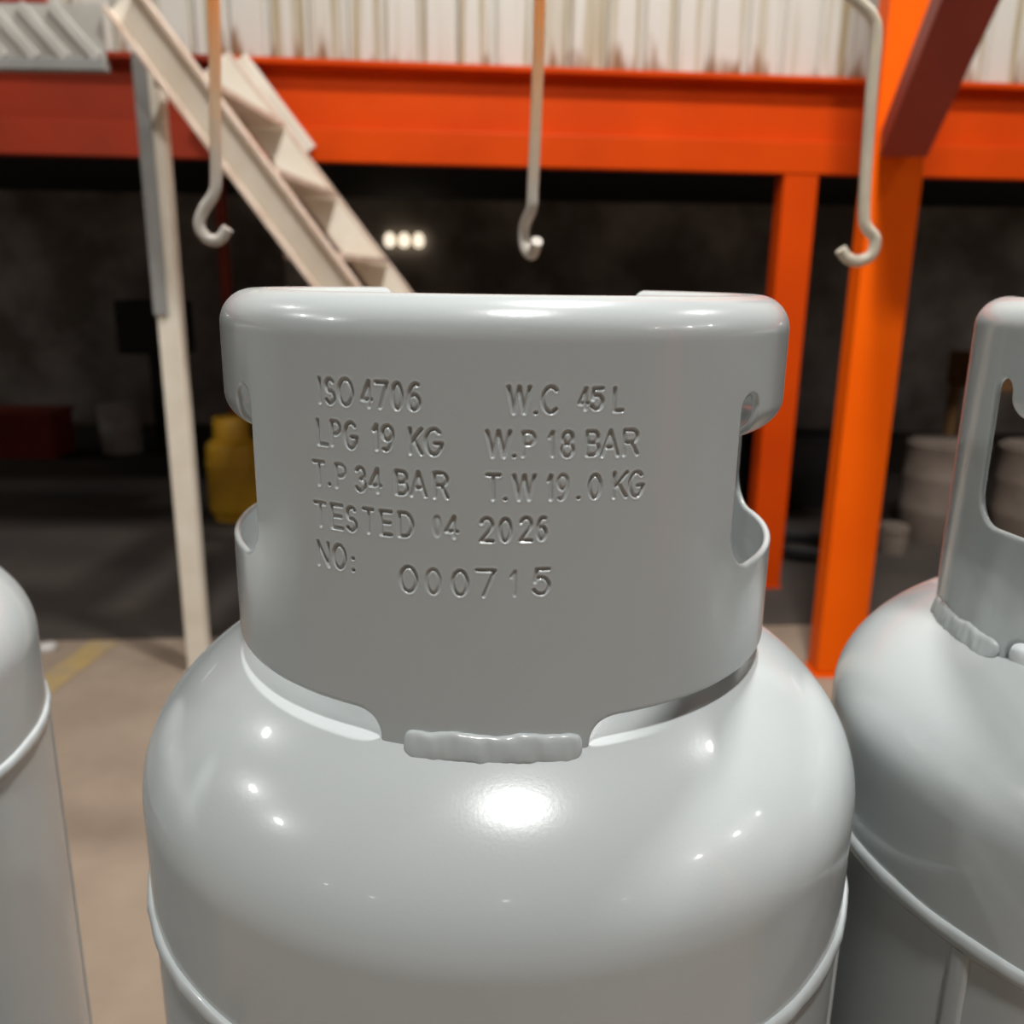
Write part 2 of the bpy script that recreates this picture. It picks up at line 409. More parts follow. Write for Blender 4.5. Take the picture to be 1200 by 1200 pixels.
# character, left, right, bottom, top on the collar (mm; arc length from panel centre, height below eye level)
STAMP = [('I',-56.92,-56.4,-39.4,-30.9),('S',-54.48,-50.37,-39.4,-30.9),('O',-49.17,-43.3,-39.5,-30.6),('4',-40.51,-36.44,-39.5,-30.8),('7',-35.59,-30.94,-39.5,-30.9),('0',-29.8,-26.02,-39.6,-30.9),('6',-24.51,-20.24,-39.6,-30.9),
 ('W',6.62,13.89,-39.7,-31.06),('.',15.38,15.38,-39.69,-38.94),('C',17.17,22.85,-39.6,-31.0),('4',28.61,32.04,-38.6,-31.56),('5',32.54,37.04,-38.7,-31.62),('L',40.11,43.65,-39.4,-31.76),
 ('L',-58.53,-53.92,-53.1,-44.5),('P',-52.66,-48.69,-52.9,-44.4),('G',-47.39,-42.12,-53.3,-44.3),('1',-36.86,-34.47,-52.8,-44.4),('9',-33.62,-29.38,-52.9,-44.4),('K',-24.26,-19.74,-53.3,-44.8),('G',-19.04,-13.16,-53.4,-44.6),
 ('W',0.19,8.01,-53.3,-44.7),('.',9.01,9.01,-53.2,-52.4),('P',11.31,15.57,-53.0,-44.9),('1',19.39,21.59,-53.0,-44.9),('8',23.53,27.82,-53.3,-44.9),('B',31.56,36.1,-53.1,-44.9),('A',36.61,42.65,-53.5,-44.9),('R',44.12,49.58,-53.5,-44.9),
 ('T',-61.0,-55.94,-66.8,-58.4),('.',-54.0,-54.0,-66.3,-65.5),('P',-51.45,-47.12,-66.7,-58.4),('3',-43.58,-39.54,-67.0,-58.6),('4',-38.42,-33.99,-66.8,-58.5),('B',-29.18,-24.69,-66.7,-58.6),('A',-23.98,-18.61,-66.8,-58.5),('R',-16.42,-11.49,-67.0,-58.4),
 ('T',0.27,4.86,-66.9,-58.4),('.',6.43,6.43,-66.9,-66.1),('W',8.67,15.86,-66.9,-58.5),('1',19.43,21.37,-66.9,-58.6),('9',22.64,26.28,-67.0,-58.5),('.',29.68,29.68,-66.8,-66.0),('0',32.88,37.2,-67.0,-58.8),('K',41.18,46.26,-67.2,-58.5),('G',46.79,52.43,-67.4,-58.6),
 ('T',-61.3,-56.02,-81.0,-72.4),('E',-54.06,-48.93,-80.8,-72.2),('S',-47.74,-43.5,-80.9,-72.3),('T',-41.16,-37.15,-80.7,-72.1),('E',-34.93,-30.55,-80.7,-72.2),('D',-28.42,-23.17,-80.6,-72.1),('0',-16.55,-14.04,-79.6,-72.6),('4',-12.75,-8.41,-79.8,-72.3),
 ('2',-1.58,2.87,-80.7,-72.4),('0',4.51,8.57,-80.6,-72.5),('2',10.99,15.16,-80.4,-72.1),('6',16.42,19.75,-80.1,-72.1),
 ('N',-60.7,-55.4,-94.9,-86.0),('O',-53.84,-48.29,-94.8,-85.9),(':',-45.52,-45.52,-94.6,-88.5),
 ('0',-28.27,-22.1,-99.4,-90.1),('0',-19.3,-14.18,-99.2,-90.3),('0',-10.65,-5.17,-99.2,-90.2),('7',-2.69,3.71,-99.2,-89.7),('1',8.12,10.58,-98.7,-90.0),('5',15.5,21.48,-98.5,-89.3)]
FAINT = {51: 0.45, 30: 0.7, 22: 0.75, 23: 0.75, 40: 0.7, 61: 0.7, 64: 0.6}

def stamp_depth(S, Vv):
    """depth field of the lettering over the grid (1-D axes S, Vv in metres)"""
    dep = np.zeros((len(S), len(Vv)))
    sx = S * 1000; vy = Vv * 1000
    hw = 0.5
    for gi, (ch, x0, x1, y0, y1) in enumerate(STAMP):
        if ch in '.:':
            x0 -= 0.25; x1 += 0.25
        else:
            if x1 - x0 > 1.6: x0 += hw * .8; x1 -= hw * .8
            y0 += hw * .8; y1 -= hw * .8
        i0, i1 = np.searchsorted(sx, (x0 - 2, x1 + 2)); j0, j1 = np.searchsorted(vy, (y0 - 2, y1 + 2))
        X, Y = np.meshgrid(sx[i0:i1], vy[j0:j1], indexing='ij')
        d = np.full(X.shape, 9.0)
        for st in GL[ch]:
            P = [(x0 + (x1 - x0) * px, y0 + (y1 - y0) * py) for px, py in st]
            for (ax, ay), (bx, by) in zip(P[:-1], P[1:]):
                ex, ey = bx - ax, by - ay; L2 = ex * ex + ey * ey + 1e-9
                t = np.clip(((X - ax) * ex + (Y - ay) * ey) / L2, 0, 1)
                d = np.minimum(d, np.hypot(X - ax - t * ex, Y - ay - t * ey))
        u = np.clip((d - 0.25) / (0.80 - 0.25), 0, 1)
        f = 1 - u * u * (3 - 2 * u)
        lip = 0.10 * np.exp(-((d - 1.0) / 0.25) ** 2)          # metal pushed up round the stroke
        q = (f - lip) * 0.00072 * FAINT.get(gi, 1.0)
        cur = dep[i0:i1, j0:j1]
        dep[i0:i1, j0:j1] = np.where(np.abs(q) > np.abs(cur), q, cur)
    return dep

def axis_pts(lo, hi, dense_lo, dense_hi, coarse, fine):
    a = np.arange(lo, dense_lo, coarse) if dense_lo > lo else np.array([])
    b = np.arange(dense_lo, dense_hi, fine) if dense_hi > dense_lo else np.array([])
    c = np.arange(max(dense_hi, dense_lo), hi + coarse, coarse)
    return np.concatenate([a, b, c])

def collar_mesh(name, stamped):
    hs = A_END * D2S + 0.002
    if stamped:
        S = axis_pts(-hs, hs, -0.0635, 0.0555, 0.0014, 0.00027); Vv = axis_pts(V_TAB - 0.002, V_RIMEND + 0.002, -0.1015, -0.0290, 0.0013, 0.00027)
    else:
        S = np.arange(-hs, hs + 0.0016, 0.0016); Vv = np.arange(V_TAB - 0.002, V_RIMEND + 0.003, 0.0014)
    ns, nv = len(S), len(Vv)
    Sg, Vg = np.meshgrid(S, Vv, indexing='ij')
    Fg = col_sdf(Sg, Vg)
    Fg = np.where(np.abs(Fg) < 2e-6, -2e-6, Fg)
    dep = stamp_depth(S, Vv) if stamped else np.zeros_like(Sg)
    ins = Fg < 0
    idx = -np.ones((ns, nv), int)
    s_l = list(Sg[ins]); v_l = list(Vg[ins]); d_l = list(dep[ins]); idx[ins] = np.arange(ins.sum())
    cnt = ins[:-1, :-1].astype(int) + ins[1:, :-1] + ins[1:, 1:] + ins[:-1, 1:]
    full = cnt == 4
    I, J = np.nonzero(full)
    faces = np.stack([idx[I, J], idx[I + 1, J], idx[I + 1, J + 1], idx[I, J + 1]], -1).tolist()
    edge_v = {}
    def cross(a, b):
        key = (a, b) if a < b else (b, a)
        if key in edge_v: return edge_v[key]
        fa, fb = Fg[a], Fg[b]; t = fa / (fa - fb); t = min(max(t, 0.04), 0.96)
        s_l.append(S[a[0]] + (S[b[0]] - S[a[0]]) * t); v_l.append(Vv[a[1]] + (Vv[b[1]] - Vv[a[1]]) * t); d_l.append(0.0)
        edge_v[key] = len(s_l) - 1; return edge_v[key]
    brim = []
    for i, j in zip(*np.nonzero((cnt > 0) & (cnt < 4))):
        cs = [(i, j), (i + 1, j), (i + 1, j + 1), (i, j + 1)]; poly = []; out = []
        for k in range(4):
            a, b = cs[k], cs[(k + 1) % 4]
            if ins[a]: poly.append(idx[a])
            if ins[a] != ins[b]:
                c = cross(a, b); poly.append(c)
                out.append((c, bool(ins[a])))        # True: leaving the metal here
        if len(poly) >= 3:
            faces.append([int(p) for p in poly])
            if len(out) == 2:
                lv = [c for c, f in out if f][0]; en = [c for c, f in out if not f][0]
                brim.append((lv, en))
    s_a = np.array(s_l); v_a = np.array(v_l); d_a = np.array(d_l); n = len(s_a)
    bset = sorted({k for e in brim for k in e})
    bi = np.array(bset); e = 2e-5
    gx = (col_sdf(s_a[bi] + e, v_a[bi]) - col_sdf(s_a[bi] - e, v_a[bi])); gy = (col_sdf(s_a[bi], v_a[bi] + e) - col_sdf(s_a[bi], v_a[bi] - e))
    L = np.hypot(gx, gy) + 1e-12; gx /= L; gy /= L
    # classification of curled zone must not flip for the rounded edge, so it is evaluated at clamped positions
    rows = [col_map(s_a, v_a, d_a), col_map(s_a, v_a, np.full(n, T))]
    ring_of = {k: q for q, k in enumerate(bset)}
    m = len(bset)
    for off, dp in ((0.30, 0.12), (0.48, 0.5), (0.30, 0.88)):
        rows.append(col_map(s_a[bi] + gx * off * T, v_a[bi] + gy * off * T, np.full(m, dp * T)))
    verts = np.concatenate(rows)
    F2 = [list(f) for f in faces] + [[k + n for k in f[::-1]] for f in faces]
    for lv, en in brim:
        a, b = ring_of[lv], ring_of[en]
        ch = [(lv, en)] + [(2 * n + q * m + a, 2 * n + q * m + b) for q in range(3)] + [(lv + n, en + n)]
        for (p0, p1), (q0, q1) in zip(ch[:-1], ch[1:]):
            F2.append([p1, p0, q0, q1])
    me = bpy.data.meshes.new(name)
    me.from_pydata(verts.tolist(), [], F2); me.update()
    me.polygons.foreach_set('use_smooth', [True] * len(me.polygons))
    return me

def dome_z(r, hh=0.08): return (ZC - 0.210) + hh * sqrt(max(0.0, 1 - (r / RB) ** 2))
Z_WELD = ZC - 0.2575
def body_mesh():
    prof = [(0.0, dome_z(0))]
    for i in range(1, 57):
        t = i / 56 * pi / 2; prof.append((RB * sin(t), (ZC - 0.210) + 0.08 * cos(t)))
    prof += [(RB, Z_WELD + 0.010), (RB, Z_WELD), (RB, Z_WELD - 0.01), (RB, 0.14)]
    for i in range(0, 25):
        t = i / 24 * pi / 2; prof.append((RB * cos(t), 0.13 - 0.075 * sin(t)))
    return MB().lathe(prof[::-1], 192, caps=False).mesh('body')

def bead(mb, a0, a1, rfun, zc, wr, wz, lump=0.25, n=90, m=20, seed=0):
    """lumpy weld bead along an arc of the collar foot, degrees from panel centre"""
    rnd = random.Random(seed); ph = [rnd.uniform(0, 6.28) for _ in range(6)]
    V = []; Fs = []
    for i in range(n + 1):
        f = i / n; a = radians(a0 + (a1 - a0) * f)
        end = min(1.0, sqrt(max(0.0, 1 - abs(2 * f - 1) ** 14)) + 0.02)
        lu = 1 + lump * (0.5 * sin(23 * f + ph[0]) + 0.3 * sin(51 * f + ph[1]) + 0.25 * sin(97 * f + ph[2]))
        for k in range(m):
            b = 2 * pi * k / m
            lo = 1 + lump * 0.35 * sin(3 * b + 31 * f + ph[3]) + lump * 0.2 * sin(70 * f + 2 * b + ph[4])
            cb = math.copysign(abs(cos(b)) ** 0.55, cos(b)); sb = math.copysign(abs(sin(b)) ** 0.55, sin(b))
            r = rfun + wr * cb * end * lu * lo * (1.0 - 0.35 * sb); z = zc + wz * sb * end * lo + 0.0005 * sin(17 * f + ph[5])
            V.append((r * sin(a), -r * cos(a), z))
    for i in range(n):
        for k in range(m):
            k2 = (k + 1) % m; Fs.append((i * m + k, (i + 1) * m + k, (i + 1) * m + k2, i * m + k2))
    Fs.append(tuple(range(m))); Fs.append(tuple(n * m + k for k in range(m))[::-1])
    mb.add(V, Fs, True); return mb

def seam_ring():
    n, m = 240, 10; V = []; Fs = []
    rnd = random.Random(3)
    for i in range(n):
        a = 2 * pi * i / n
        lu = 1 + 0.07 * sin(37 * a) + 0.05 * sin(61 * a + 1) + 0.04 * sin(101 * a + 2)
        for k in range(m):
            b = 2 * pi * k / m
            V.append(((RB + 0.0003 + 0.0020 * cos(b) * lu) * sin(a), -(RB + 0.0003 + 0.0020 * cos(b) * lu) * cos(a), Z_WELD + 0.0043 * sin(b) * (1 + 0.06 * sin(23 * a))))
    for i in range(n):
        i2 = (i + 1) % n
        for k in range(m):
            k2 = (k + 1) % m; Fs.append((i * m + k, i2 * m + k, i2 * m + k2, i * m + k2))
    return mesh_np('weld_seam', V, Fs, True)

def upright_seam(az):
    V = []; Fs = []; n = 40; rnd = random.Random(5)
    prof = [(-4.6, 0.0), (-4.2, 1.1), (-2.5, 1.5), (0, 1.6), (2.5, 1.5), (4.2, 1.1), (4.6, 0.0)]
    for i in range(n + 1):
        z = 0.14 + (Z_WELD - 0.004 - 0.14) * i / n
        j = rnd.uniform(-.3, .3)
        for x, d in prof:
            r = RB + d * 0.001 - 0.0004; a = radians(az) + (x + j) * 0.001 / RB
            V.append((r * sin(a), -r * cos(a), z))
    m = len(prof)
    for i in range(n):
        for k in range(m - 1): Fs.append((i * m + k, i * m + k + 1, (i + 1) * m + k + 1, (i + 1) * m + k))
    return mesh_np('upright_seam', V, Fs, True)

ME_BODY = body_mesh(); ME_SEAM = seam_ring()
ME_BEADS = []
for q, c in enumerate((0.0, -108.8, 108.8)):
    ME_BEADS.append(bead(MB(), c - 14.0 + (0 if q else .3), c + 16.8, RC + 0.0002, ZC - 0.1534, 0.0030, 0.0052, lump=0.09, seed=q).mesh('weld_bead'))
foot = [(0.112, 0.078), (0.116, 0.078), (0.122, 0.05), (0.125, 0.012), (0.129, 0.004), (0.127, 0.0), (0.121, 0.0), (0.118, 0.006), (0.119, 0.045), (0.112, 0.076)]
ME_FOOT = MB().lathe(foot[::-1], 72, caps=False).mesh('foot_ring')
zt = dome_z(0.0)
boss = [(0.033, zt - 0.006), (0.0325, zt + 0.006), (0.027, zt + 0.011), (0.020, zt + 0.013), (0.020, zt + 0.026), (0.0185, zt + 0.028), (0.012, zt + 0.028), (0.012, zt + 0.012), (0.0, zt + 0.012)]
ME_BOSS = MB().lathe(boss, 48, caps=False).mesh('valve_boss')
ME_COLLAR_TXT = collar_mesh('collar', True)
ME_COLLAR = collar_mesh('collar', False)

def gas_cylinder(x, y, collar_rot, me_collar, seam_az, label):
    t = empty('gas_cylinder', (x, y, FOOT))
    tag(t, label, 'gas cylinder', 'grey gas cylinders on the bench')
    link('body', ME_BODY, PAINT, t); link('weld_seam', ME_SEAM, PAINT, t)
    s = link('upright_seam', upright_seam(seam_az), PAINT, t)
    c = link('collar', me_collar, PAINT, t); c.rotation_euler = (0, 0, radians(collar_rot))
    if me_collar is ME_COLLAR_TXT: c['label'] = 'grey steel collar stamped with capacity and test data'
    for mb_ in ME_BEADS:
        b = link('weld_bead', mb_, PAINT, t); b.rotation_euler = (0, 0, radians(collar_rot))
    link('foot_ring', ME_FOOT, PAINT, t); link('valve_boss', ME_BOSS, STEEL, t)
    return t
gas_cylinder(-0.0039, 0.383, -2.3, ME_COLLAR_TXT, 66.0, 'grey gas cylinder with stamped lettering on its collar, in the middle')
gas_cylinder(0.3245, 0.3800, 15.5, ME_COLLAR, -60.5, 'grey gas cylinder cut off by the right edge, hand hole facing left')
gas_cylinder(-0.430, 0.425, 40.0, ME_COLLAR, 120.0, 'grey gas cylinder cut off by the left edge, only its shoulder showing')

# bench under the cylinders (just below the frame)
bn = empty('steel_bench', (0, 0.40, 0)); tag(bn, 'low steel bench carrying the grey gas cylinders', 'bench')
MB().box((0, 0, FOOT - 0.015), (1.6, 0.42, 0.03), ch=0.003).build('bench_top', BENCH, bn)
for sx in (-1, 1):
    for sy in (-1, 1): MB().box((sx * 0.74, sy * 0.17, (FOOT - 0.03) / 2), (0.05, 0.05, FOOT - 0.03), ch=0.003).build('leg', BENCH, bn)
    MB().box((sx * 0.74, 0, 0.2), (0.04, 0.29, 0.04)).build('stretcher', BENCH, bn)
MB().box((0, 0.17, 0.2), (1.43, 0.04, 0.04)).build('stretcher', BENCH, bn)

# ================================================================== hooks on their rail
rail_z = EYE + 0.62
rl = empty('hook_rail', (0, 1.0, rail_z)); tag(rl, 'overhead steel rail from which the wire hooks hang', 'rail')
MB().box((0, 0, 0.03), (3.0, 0.05, 0.06), ch=0.004).build('rail_bar', GREYP, rl)
for sx in (-1.3, 1.3): MB().tube([(sx, 0, 0.06), (sx, 0, 6.70 - rail_z)], 0.012, 10).build('hanger_rod', GREYP, rl)
def hook(pts, m, label, rad=0.0062):
    P = [Vector(p) for p in pts]
    base = P[-1].copy(); lo = min(p.z for p in P); base = Vector((P[0].x, P[0].y, lo))
    path = smooth_path([p - base for p in P], 8)
    o = MB().tube(path, rad, 14).build('wire_hook', m); o.location = base
    return tag(o, label, 'hook', 'wire hooks hanging from the rail')
hook([(-0.300, 1.0, rail_z), (-0.312, 1.0, 1.822), (-0.318, 1.0, 1.72), (-0.3215, 1.0, 1.655), (-0.325, 1.0, 1.636), (-0.338, 1.0, 1.618), (-0.3435, 1.0, 1.602), (-0.336, 1.0, 1.589), (-0.323, 1.0, 1.588), (-0.313, 1.0, 1.600)], WIRE_O, 'orange-tinted wire hook in front of the cream stair stringer')
hook([(0.024, 1.0, rail_z), (0.021, 1.0, 1.822), (0.0195, 1.0, 1.72), (0.0175, 1.0, 1.645), (0.0165, 1.002, 1.625), (0.009, 1.020, 1.606), (0.0105, 1.018, 1.585), (0.018, 0.995, 1.577), (0.0225, 0.975, 1.590)], WIRE_O, 'orange-tinted wire hook above the middle cylinder, seen edge-on')
hook([(0.335, 1.0, rail_z), (0.330, 1.0, 1.90), (0.333, 1.0, 1.842), (0.3435, 1.0, 1.830), (0.3615, 1.0, 1.815), (0.3675, 1.0, 1.795), (0.3690, 1.0, 1.74), (0.3725, 1.0, 1.66), (0.3755, 1.0, 1.622), (0.3795, 1.0, 1.610), (0.390, 1.0, 1.598), (0.388, 1.0, 1.582), (0.375, 1.0, 1.575), (0.362, 1.0, 1.578), (0.354, 1.0, 1.587)], WIRE_C, 'pale kinked wire hook in front of the thick orange post')

# ================================================================== orange racking
ZB0, ZB1 = 2.045, 2.462
U_JOIN = -1.30                                # the beam left of the stair has a duller red
DULLRED = mat('dull_red', (0.29, 0.033, 0.013), rough=0.55, spec=0.12, var=(0.24, 0.030, 0.013), vscale=4.0)
def beam(name, u0, u1, m, label):
    t = empty(name, rack(0, 0, 0), ANG); tag(t, label, 'beam')
    c, L = (u0 + u1) / 2, u1 - u0
    MB().box((c, 0.075, (ZB0 + ZB1) / 2 + 0.058), (L, 0.012, ZB1 - ZB0 - 0.164)).build('web', m, t)
    MB().box((c, 0.075, ZB1 - 0.012), (L, 0.15, 0.024), ch=0.003).build('top_flange', m, t)
    MB().box((c, 0.04, ZB0 + 0.07), (L, 0.08, 0.14), ch=0.004).build('lower_flange', m, t)
beam('orange_beam', U_JOIN + 0.001, 12, ORANGE, 'long orange steel beam below the white cladding, right of the stair')
beam('red_beam', -12, U_JOIN - 0.001, DULLRED, 'dull red steel beam behind the landing, left of the stair')
p2 = empty('orange_post', rack(1.335, 0, 0), ANG)
tag(p2, 'slim orange post carrying the beam, just right of the middle cylinder', 'post')
MB().box((0, 0.06, ZB0 / 2 + 0.004), (0.165, 0.11, ZB0 - 0.008), ch=0.004).build('shaft', ORANGE, p2)
MB().box((0, 0.06, 0.004), (0.18, 0.13, 0.008)).build('base_plate', ORANGE, p2)

np_ = empty('thick_orange_post', (1.34, 3.3, 0)); tag(np_, 'thick bright orange post in front of the beam', 'post')
MB().box((0, 0.055, 3.35), (0.182, 0.11, 6.66), ch=0.004).build('shaft', ORANGE_BR, np_)
MB().box((0, 0.055, 0.006), (0.20, 0.13, 0.012)).build('base_plate', ORANGE_BR, np_)
kb = MB().bar((0.0, -0.02, 2.02), (-0.19, -1.12, 2.66), 0.155, 0.10, ch=0.003)
kb.build('knee_brace', RED, np_)

# ================================================================== stair with landing, left
st = empty('steel_stair', (-1.2, 3.1, 0)); tag(st, 'cream steel stair with channel stringers rising to the left', 'stair')
O = Vector((-1.2, 3.1, 0))
def stringer(A, B, dpt, sgn):
    """C channel from A to B (its centre line), open towards -Y*sgn; web and two flanges"""
    A = Vector(A) - O; B = Vector(B) - O
    d = (B - A).normalized(); nrm = Vector((d.z, 0, -d.x))
    if nrm.z < 0: nrm = -nrm
    wb_ = MB().bar(A, B, 0.010, dpt, upv=nrm); 
    web = wb_.build('stringer', CREAM, st)
    for s_ in (-1, 1):
        off = nrm * s_ * (dpt / 2) + Vector((0, -sgn * 0.022, 0))
        MB().bar(A + off, B + off, 0.056, 0.014, upv=nrm, ch=0.002).build('flange', CREAM_EDGE, web)
def along(a, b, z):  # x on a line through two (x,z) points at height z
    return a[0] + (b[0] - a[0]) * (z - a[1]) / (b[1] - a[1])
lo = ((-1.238, 2.277), (-0.71, 1.543)); hi = ((-1.195, 2.39), (-0.55, 1.545))
cen = lambda z: (along(*lo, z) + along(*hi, z)) / 2
cA = (cen(2.40), 3.13, 2.40); sl = (cen(1.6) - cen(2.2)) / (1.6 - 2.2)
cB = (cA[0] + sl * (0.02 - 2.40), 3.13, 0.02)
stringer(cA, cB, 0.118, 1)  # near side
f1 = (-1.228 / 4.25 * 3.95, 1.55 + (2.402 - 1.55) / 4.25 * 3.95); f2 = (-0.527 / 4.25 * 3.95, 1.55 + (1.496 - 1.55) / 4.25 * 3.95)
slf = (f2[0] - f1[0]) / (f2[1] - f1[1])
off = -0.060
stringer((f1[0] + slf * (2.40 - f1[1]) + off, 3.97, 2.40), (f1[0] + slf * (0.02 - f1[1]) + off, 3.97, 0.02), 0.125, -1)
for k in range(8):
    z = 0.27 + 0.27 * k
    x0 = cA[0] + sl * (z - 2.40); x1 = f1[0] + slf * (z - f1[1]) + off
    a = Vector((x0 - 0.01, 3.14, z)) - O; b = Vector((x1 - 0.01, 3.955, z)) - O
    MB().bar(a, b, 0.20, 0.022, ch=0.002).build('tread', CREAM_EDGE, st)
ps = empty('landing_post', (-1.247, 3.25, 0)); tag(ps, 'cream square tube post under the stair landing', 'post')
MB().box((-0.008, 0.03, 1.12), (0.080, 0.06, 2.24), ch=0.004).build('tube', CREAM, ps)
MB().box((-0.008, 0.03, 0.005), (0.09, 0.08, 0.01)).build('base_plate', CREAM, ps)
MB().box((-0.028, -0.006, 1.84), (0.050, 0.012, 0.86), ch=0.001).build('splice_plate', GREYP, ps)

ld = empty('stair_landing', (-1.2, 3.1, 2.2)); tag(ld, 'stair landing with pale ribbed fascia above the grey post', 'landing')
MB().box((-1.02, 0.17, 0.10), (1.50, 0.28, 0.02)).build('deck_plate', GREYP, ld)
MB().box((-0.88, 0.01, 0.095), (1.50, 0.012, 0.165)).build('fascia', DECK, ld)
rib = MB().bar((0, -0.003, 0.172), (0.135, -0.003, 0.018), 0.014, 0.034, upv=(1, 0, 0.8), ch=0.003).mesh('fascia_rib')
for k in range(14): link('fascia_rib', rib, DECK, ld, (-0.285 - 0.100 * k, 0.0, 0))
MB().box((-0.88, 0.012, 0.0), (1.50, 0.05, 0.034), ch=0.003).build('edge_angle', GREYP, ld)
MB().box((-1.06, 0.022, 0.26), (1.50, 0.03, 0.16), ch=0.003).build('kick_plate', RED, ld)

bc = empty('diagonal_brace', rack(-1.0, -0.02, 2.08), ANG); tag(bc, 'short cream diagonal strut across the orange beam behind the stair', 'strut')
MB().bar((-0.19, -0.02, 0.36), (0.085, -0.02, 0.0), 0.03, 0.07, upv=(0.8, 0, 0.6), ch=0.003).build('strut', CREAM, bc)

# ================================================================== things in the dark bay
def drum(name, x, y, r, h, m, label, cat, rings=2, lid=True, group=None):
    t = empty(name, (x, y, 0)); tag(t, label, cat, group)
    pr = [(0.0, 0.0), (r * 0.97, 0.0), (r, 0.012)]
    for i in range(rings):
        zc_ = h * (i + 1) / (rings + 1); pr += [(r, zc_ - 0.02), (r * 1.025, zc_), (r, zc_ + 0.02)]
    pr += [(r, h - 0.03), (r * 1.03, h - 0.018), (r * 1.03, h - 0.004), (r * 0.98, h)]
    MB().lathe(pr, 36).build('shell', m, t)
    if lid: MB().lathe([(0.0, h - 0.004), (r * 0.9, h - 0.004), (r * 0.93, h + 0.012), (0.0, h + 0.014)][::1], 36, caps=False).build('lid', m, t)
    return t
# yellow gas cylinder
yc = empty('yellow_gas_cylinder', (-1.82, 5.62, 0)); tag(yc, 'yellow gas cylinder standing in the dark bay behind the cream post', 'gas cylinder')
yp = [(0.0, 0.03), (0.14, 0.03), (0.165, 0.06), (0.17, 0.10), (0.17, 0.47)] + [(0.17 * cos(t * pi / 24), 0.47 + 0.09 * sin(t * pi / 24)) for t in range(1, 13)]
MB().lathe(yp, 48, caps=False).build('body', YELLOW, yc)
MB().lathe([(0.13, 0.0), (0.138, 0.0), (0.138, 0.06), (0.13, 0.06)], 40, caps=False).build('foot_ring', YELLOW, yc)
MB().lathe([(0.108, 0.50), (0.115, 0.50), (0.115, 0.66), (0.108, 0.672), (0.098, 0.668)], 40, caps=False).build('collar', YELLOW, yc)
MB().lathe([(0.171, 0.355), (0.1755, 0.36), (0.1755, 0.385), (0.171, 0.39)], 48, caps=False).build('weld_band', YELLOW, yc)

drum('white_pail', -3.52, 7.8, 0.175, 0.42, WHITEP, 'white plastic pail standing in the dark bay at left', 'pail', 1)
mn = empty('black_machine', (-3.35, 8.35, 0)); tag(mn, 'black boxy machine on a stand behind the white pail', 'machine')
MB().box((0, 0, 1.08), (0.62, 0.3, 0.48), ch=0.02).build('cabinet', BLACK, mn)
MB().box((0, -0.16, 1.08), (0.42, 0.02, 0.28), ch=0.006).build('front_panel', BLACK, mn)
MB().box((0, 0, 0.44), (0.12, 0.12, 0.86)).build('stand', BLACK, mn)
MB().box((0, 0, 0.015), (0.5, 0.36, 0.03), ch=0.005).build('base', BLACK, mn)
rb = empty('red_box', (-4.25, 7.6, 0)); tag(rb, 'dull red box on the dark bay floor at far left', 'box')
MB().box((0, 0, 0.19), (0.62, 0.4, 0.38), ch=0.01).build('box_body', RED, rb)
MB().box((0, 0, 0.395), (0.66, 0.44, 0.03), ch=0.006).build('lid', RED, rb)
for nm, x, y, hgt, wd, m, lb in (('bay_post', -2.10, 6.6, 2.31, 0.07, RED, 'thin dark red post in the bay behind the yellow cylinder'),
                                 ('pale_column', -2.05, 8.6, 2.31, 0.19, WHITEP, 'pale column in the bay behind the stair')):
    t = empty(nm, (x, y, 0)); tag(t, lb, 'post' if 'post' in nm else 'column')
    MB().box((0, 0, hgt / 2), (wd, wd, hgt), ch=0.004).build('shaft', m, t); MB().box((0, 0, 0.01), (wd * 1.7, wd * 1.7, 0.02)).build('base_plate', m, t)
# three glowing globes standing in for reflections on the far wall
DIFF = mat('lamp_diffuser', (0.9, 0.9, 0.9), emit=(1.0, 0.97, 0.92), estr=6.0)
GLOW = mat('glint_glow', (1, 0.9, 0.75), emit=(1.0, 0.86, 0.66), estr=5.0)
for i in range(3):
    t = empty('glint_globe', (-1.30 + 0.150 * i, 9.46, 1.93)); tag(t, 'small warm globe glowing in place of a reflection on the dark back wall, ' + ('left one of three', 'middle one of three', 'right one of three')[i], 'lamp', 'glowing reflection stand-ins on the back wall')
    g = MB().lathe([(0.0, 0.0), (0.03, 0.0), (0.052, 0.02), (0.055, 0.04), (0.052, 0.06), (0.03, 0.085), (0.0, 0.09)], 20, caps=False).build('globe', GLOW, t); g.scale = (1, 1, 1.6); g.location = (0, 0, -0.07)
    MB().box((0, 0.055, 0), (0.08, 0.03, 0.16), ch=0.004).build('glint_back_plate', GREYP, t)
# right-hand bay
drum('beige_drum', 2.68, 5.35, 0.23, 0.62, BEIGE, 'beige plastic drum behind the thick orange post', 'drum', 2)
drum('beige_drum', 3.22, 5.25, 0.24, 0.62, BEIGE, 'beige drum seen through the right cylinder hand hole', 'drum', 2)
drum('small_pail', 2.28, 5.05, 0.085, 0.16, BEIGE, 'small low beige pail on the floor beside the drum', 'pail', 1)
sh = empty('board_shelf', (3.9, 6.2, 0)); tag(sh, 'brown board shelf in the bay behind the right cylinder', 'shelf')
MB().box((0, 0, 0.98), (1.5, 0.5, 0.24), ch=0.006).build('shelf_board', BROWN, sh)
for sx in (-0.7, 0.7):
    for sy in (-0.2, 0.2): MB().box((sx, sy, 0.43), (0.06, 0.06, 0.86)).build('leg', BROWN, sh)
cr = empty('blue_crate', (3.74, 5.1, 0)); tag(cr, 'blue plastic crate on the bay floor at far right', 'crate')
MB().box((0, 0, 0.16), (0.42, 0.32, 0.32), ch=0.012).build('crate_body', BLUE, cr); MB().box((0, 0, 0.33), (0.45, 0.35, 0.03), ch=0.006).build('rim', BLUE, cr)
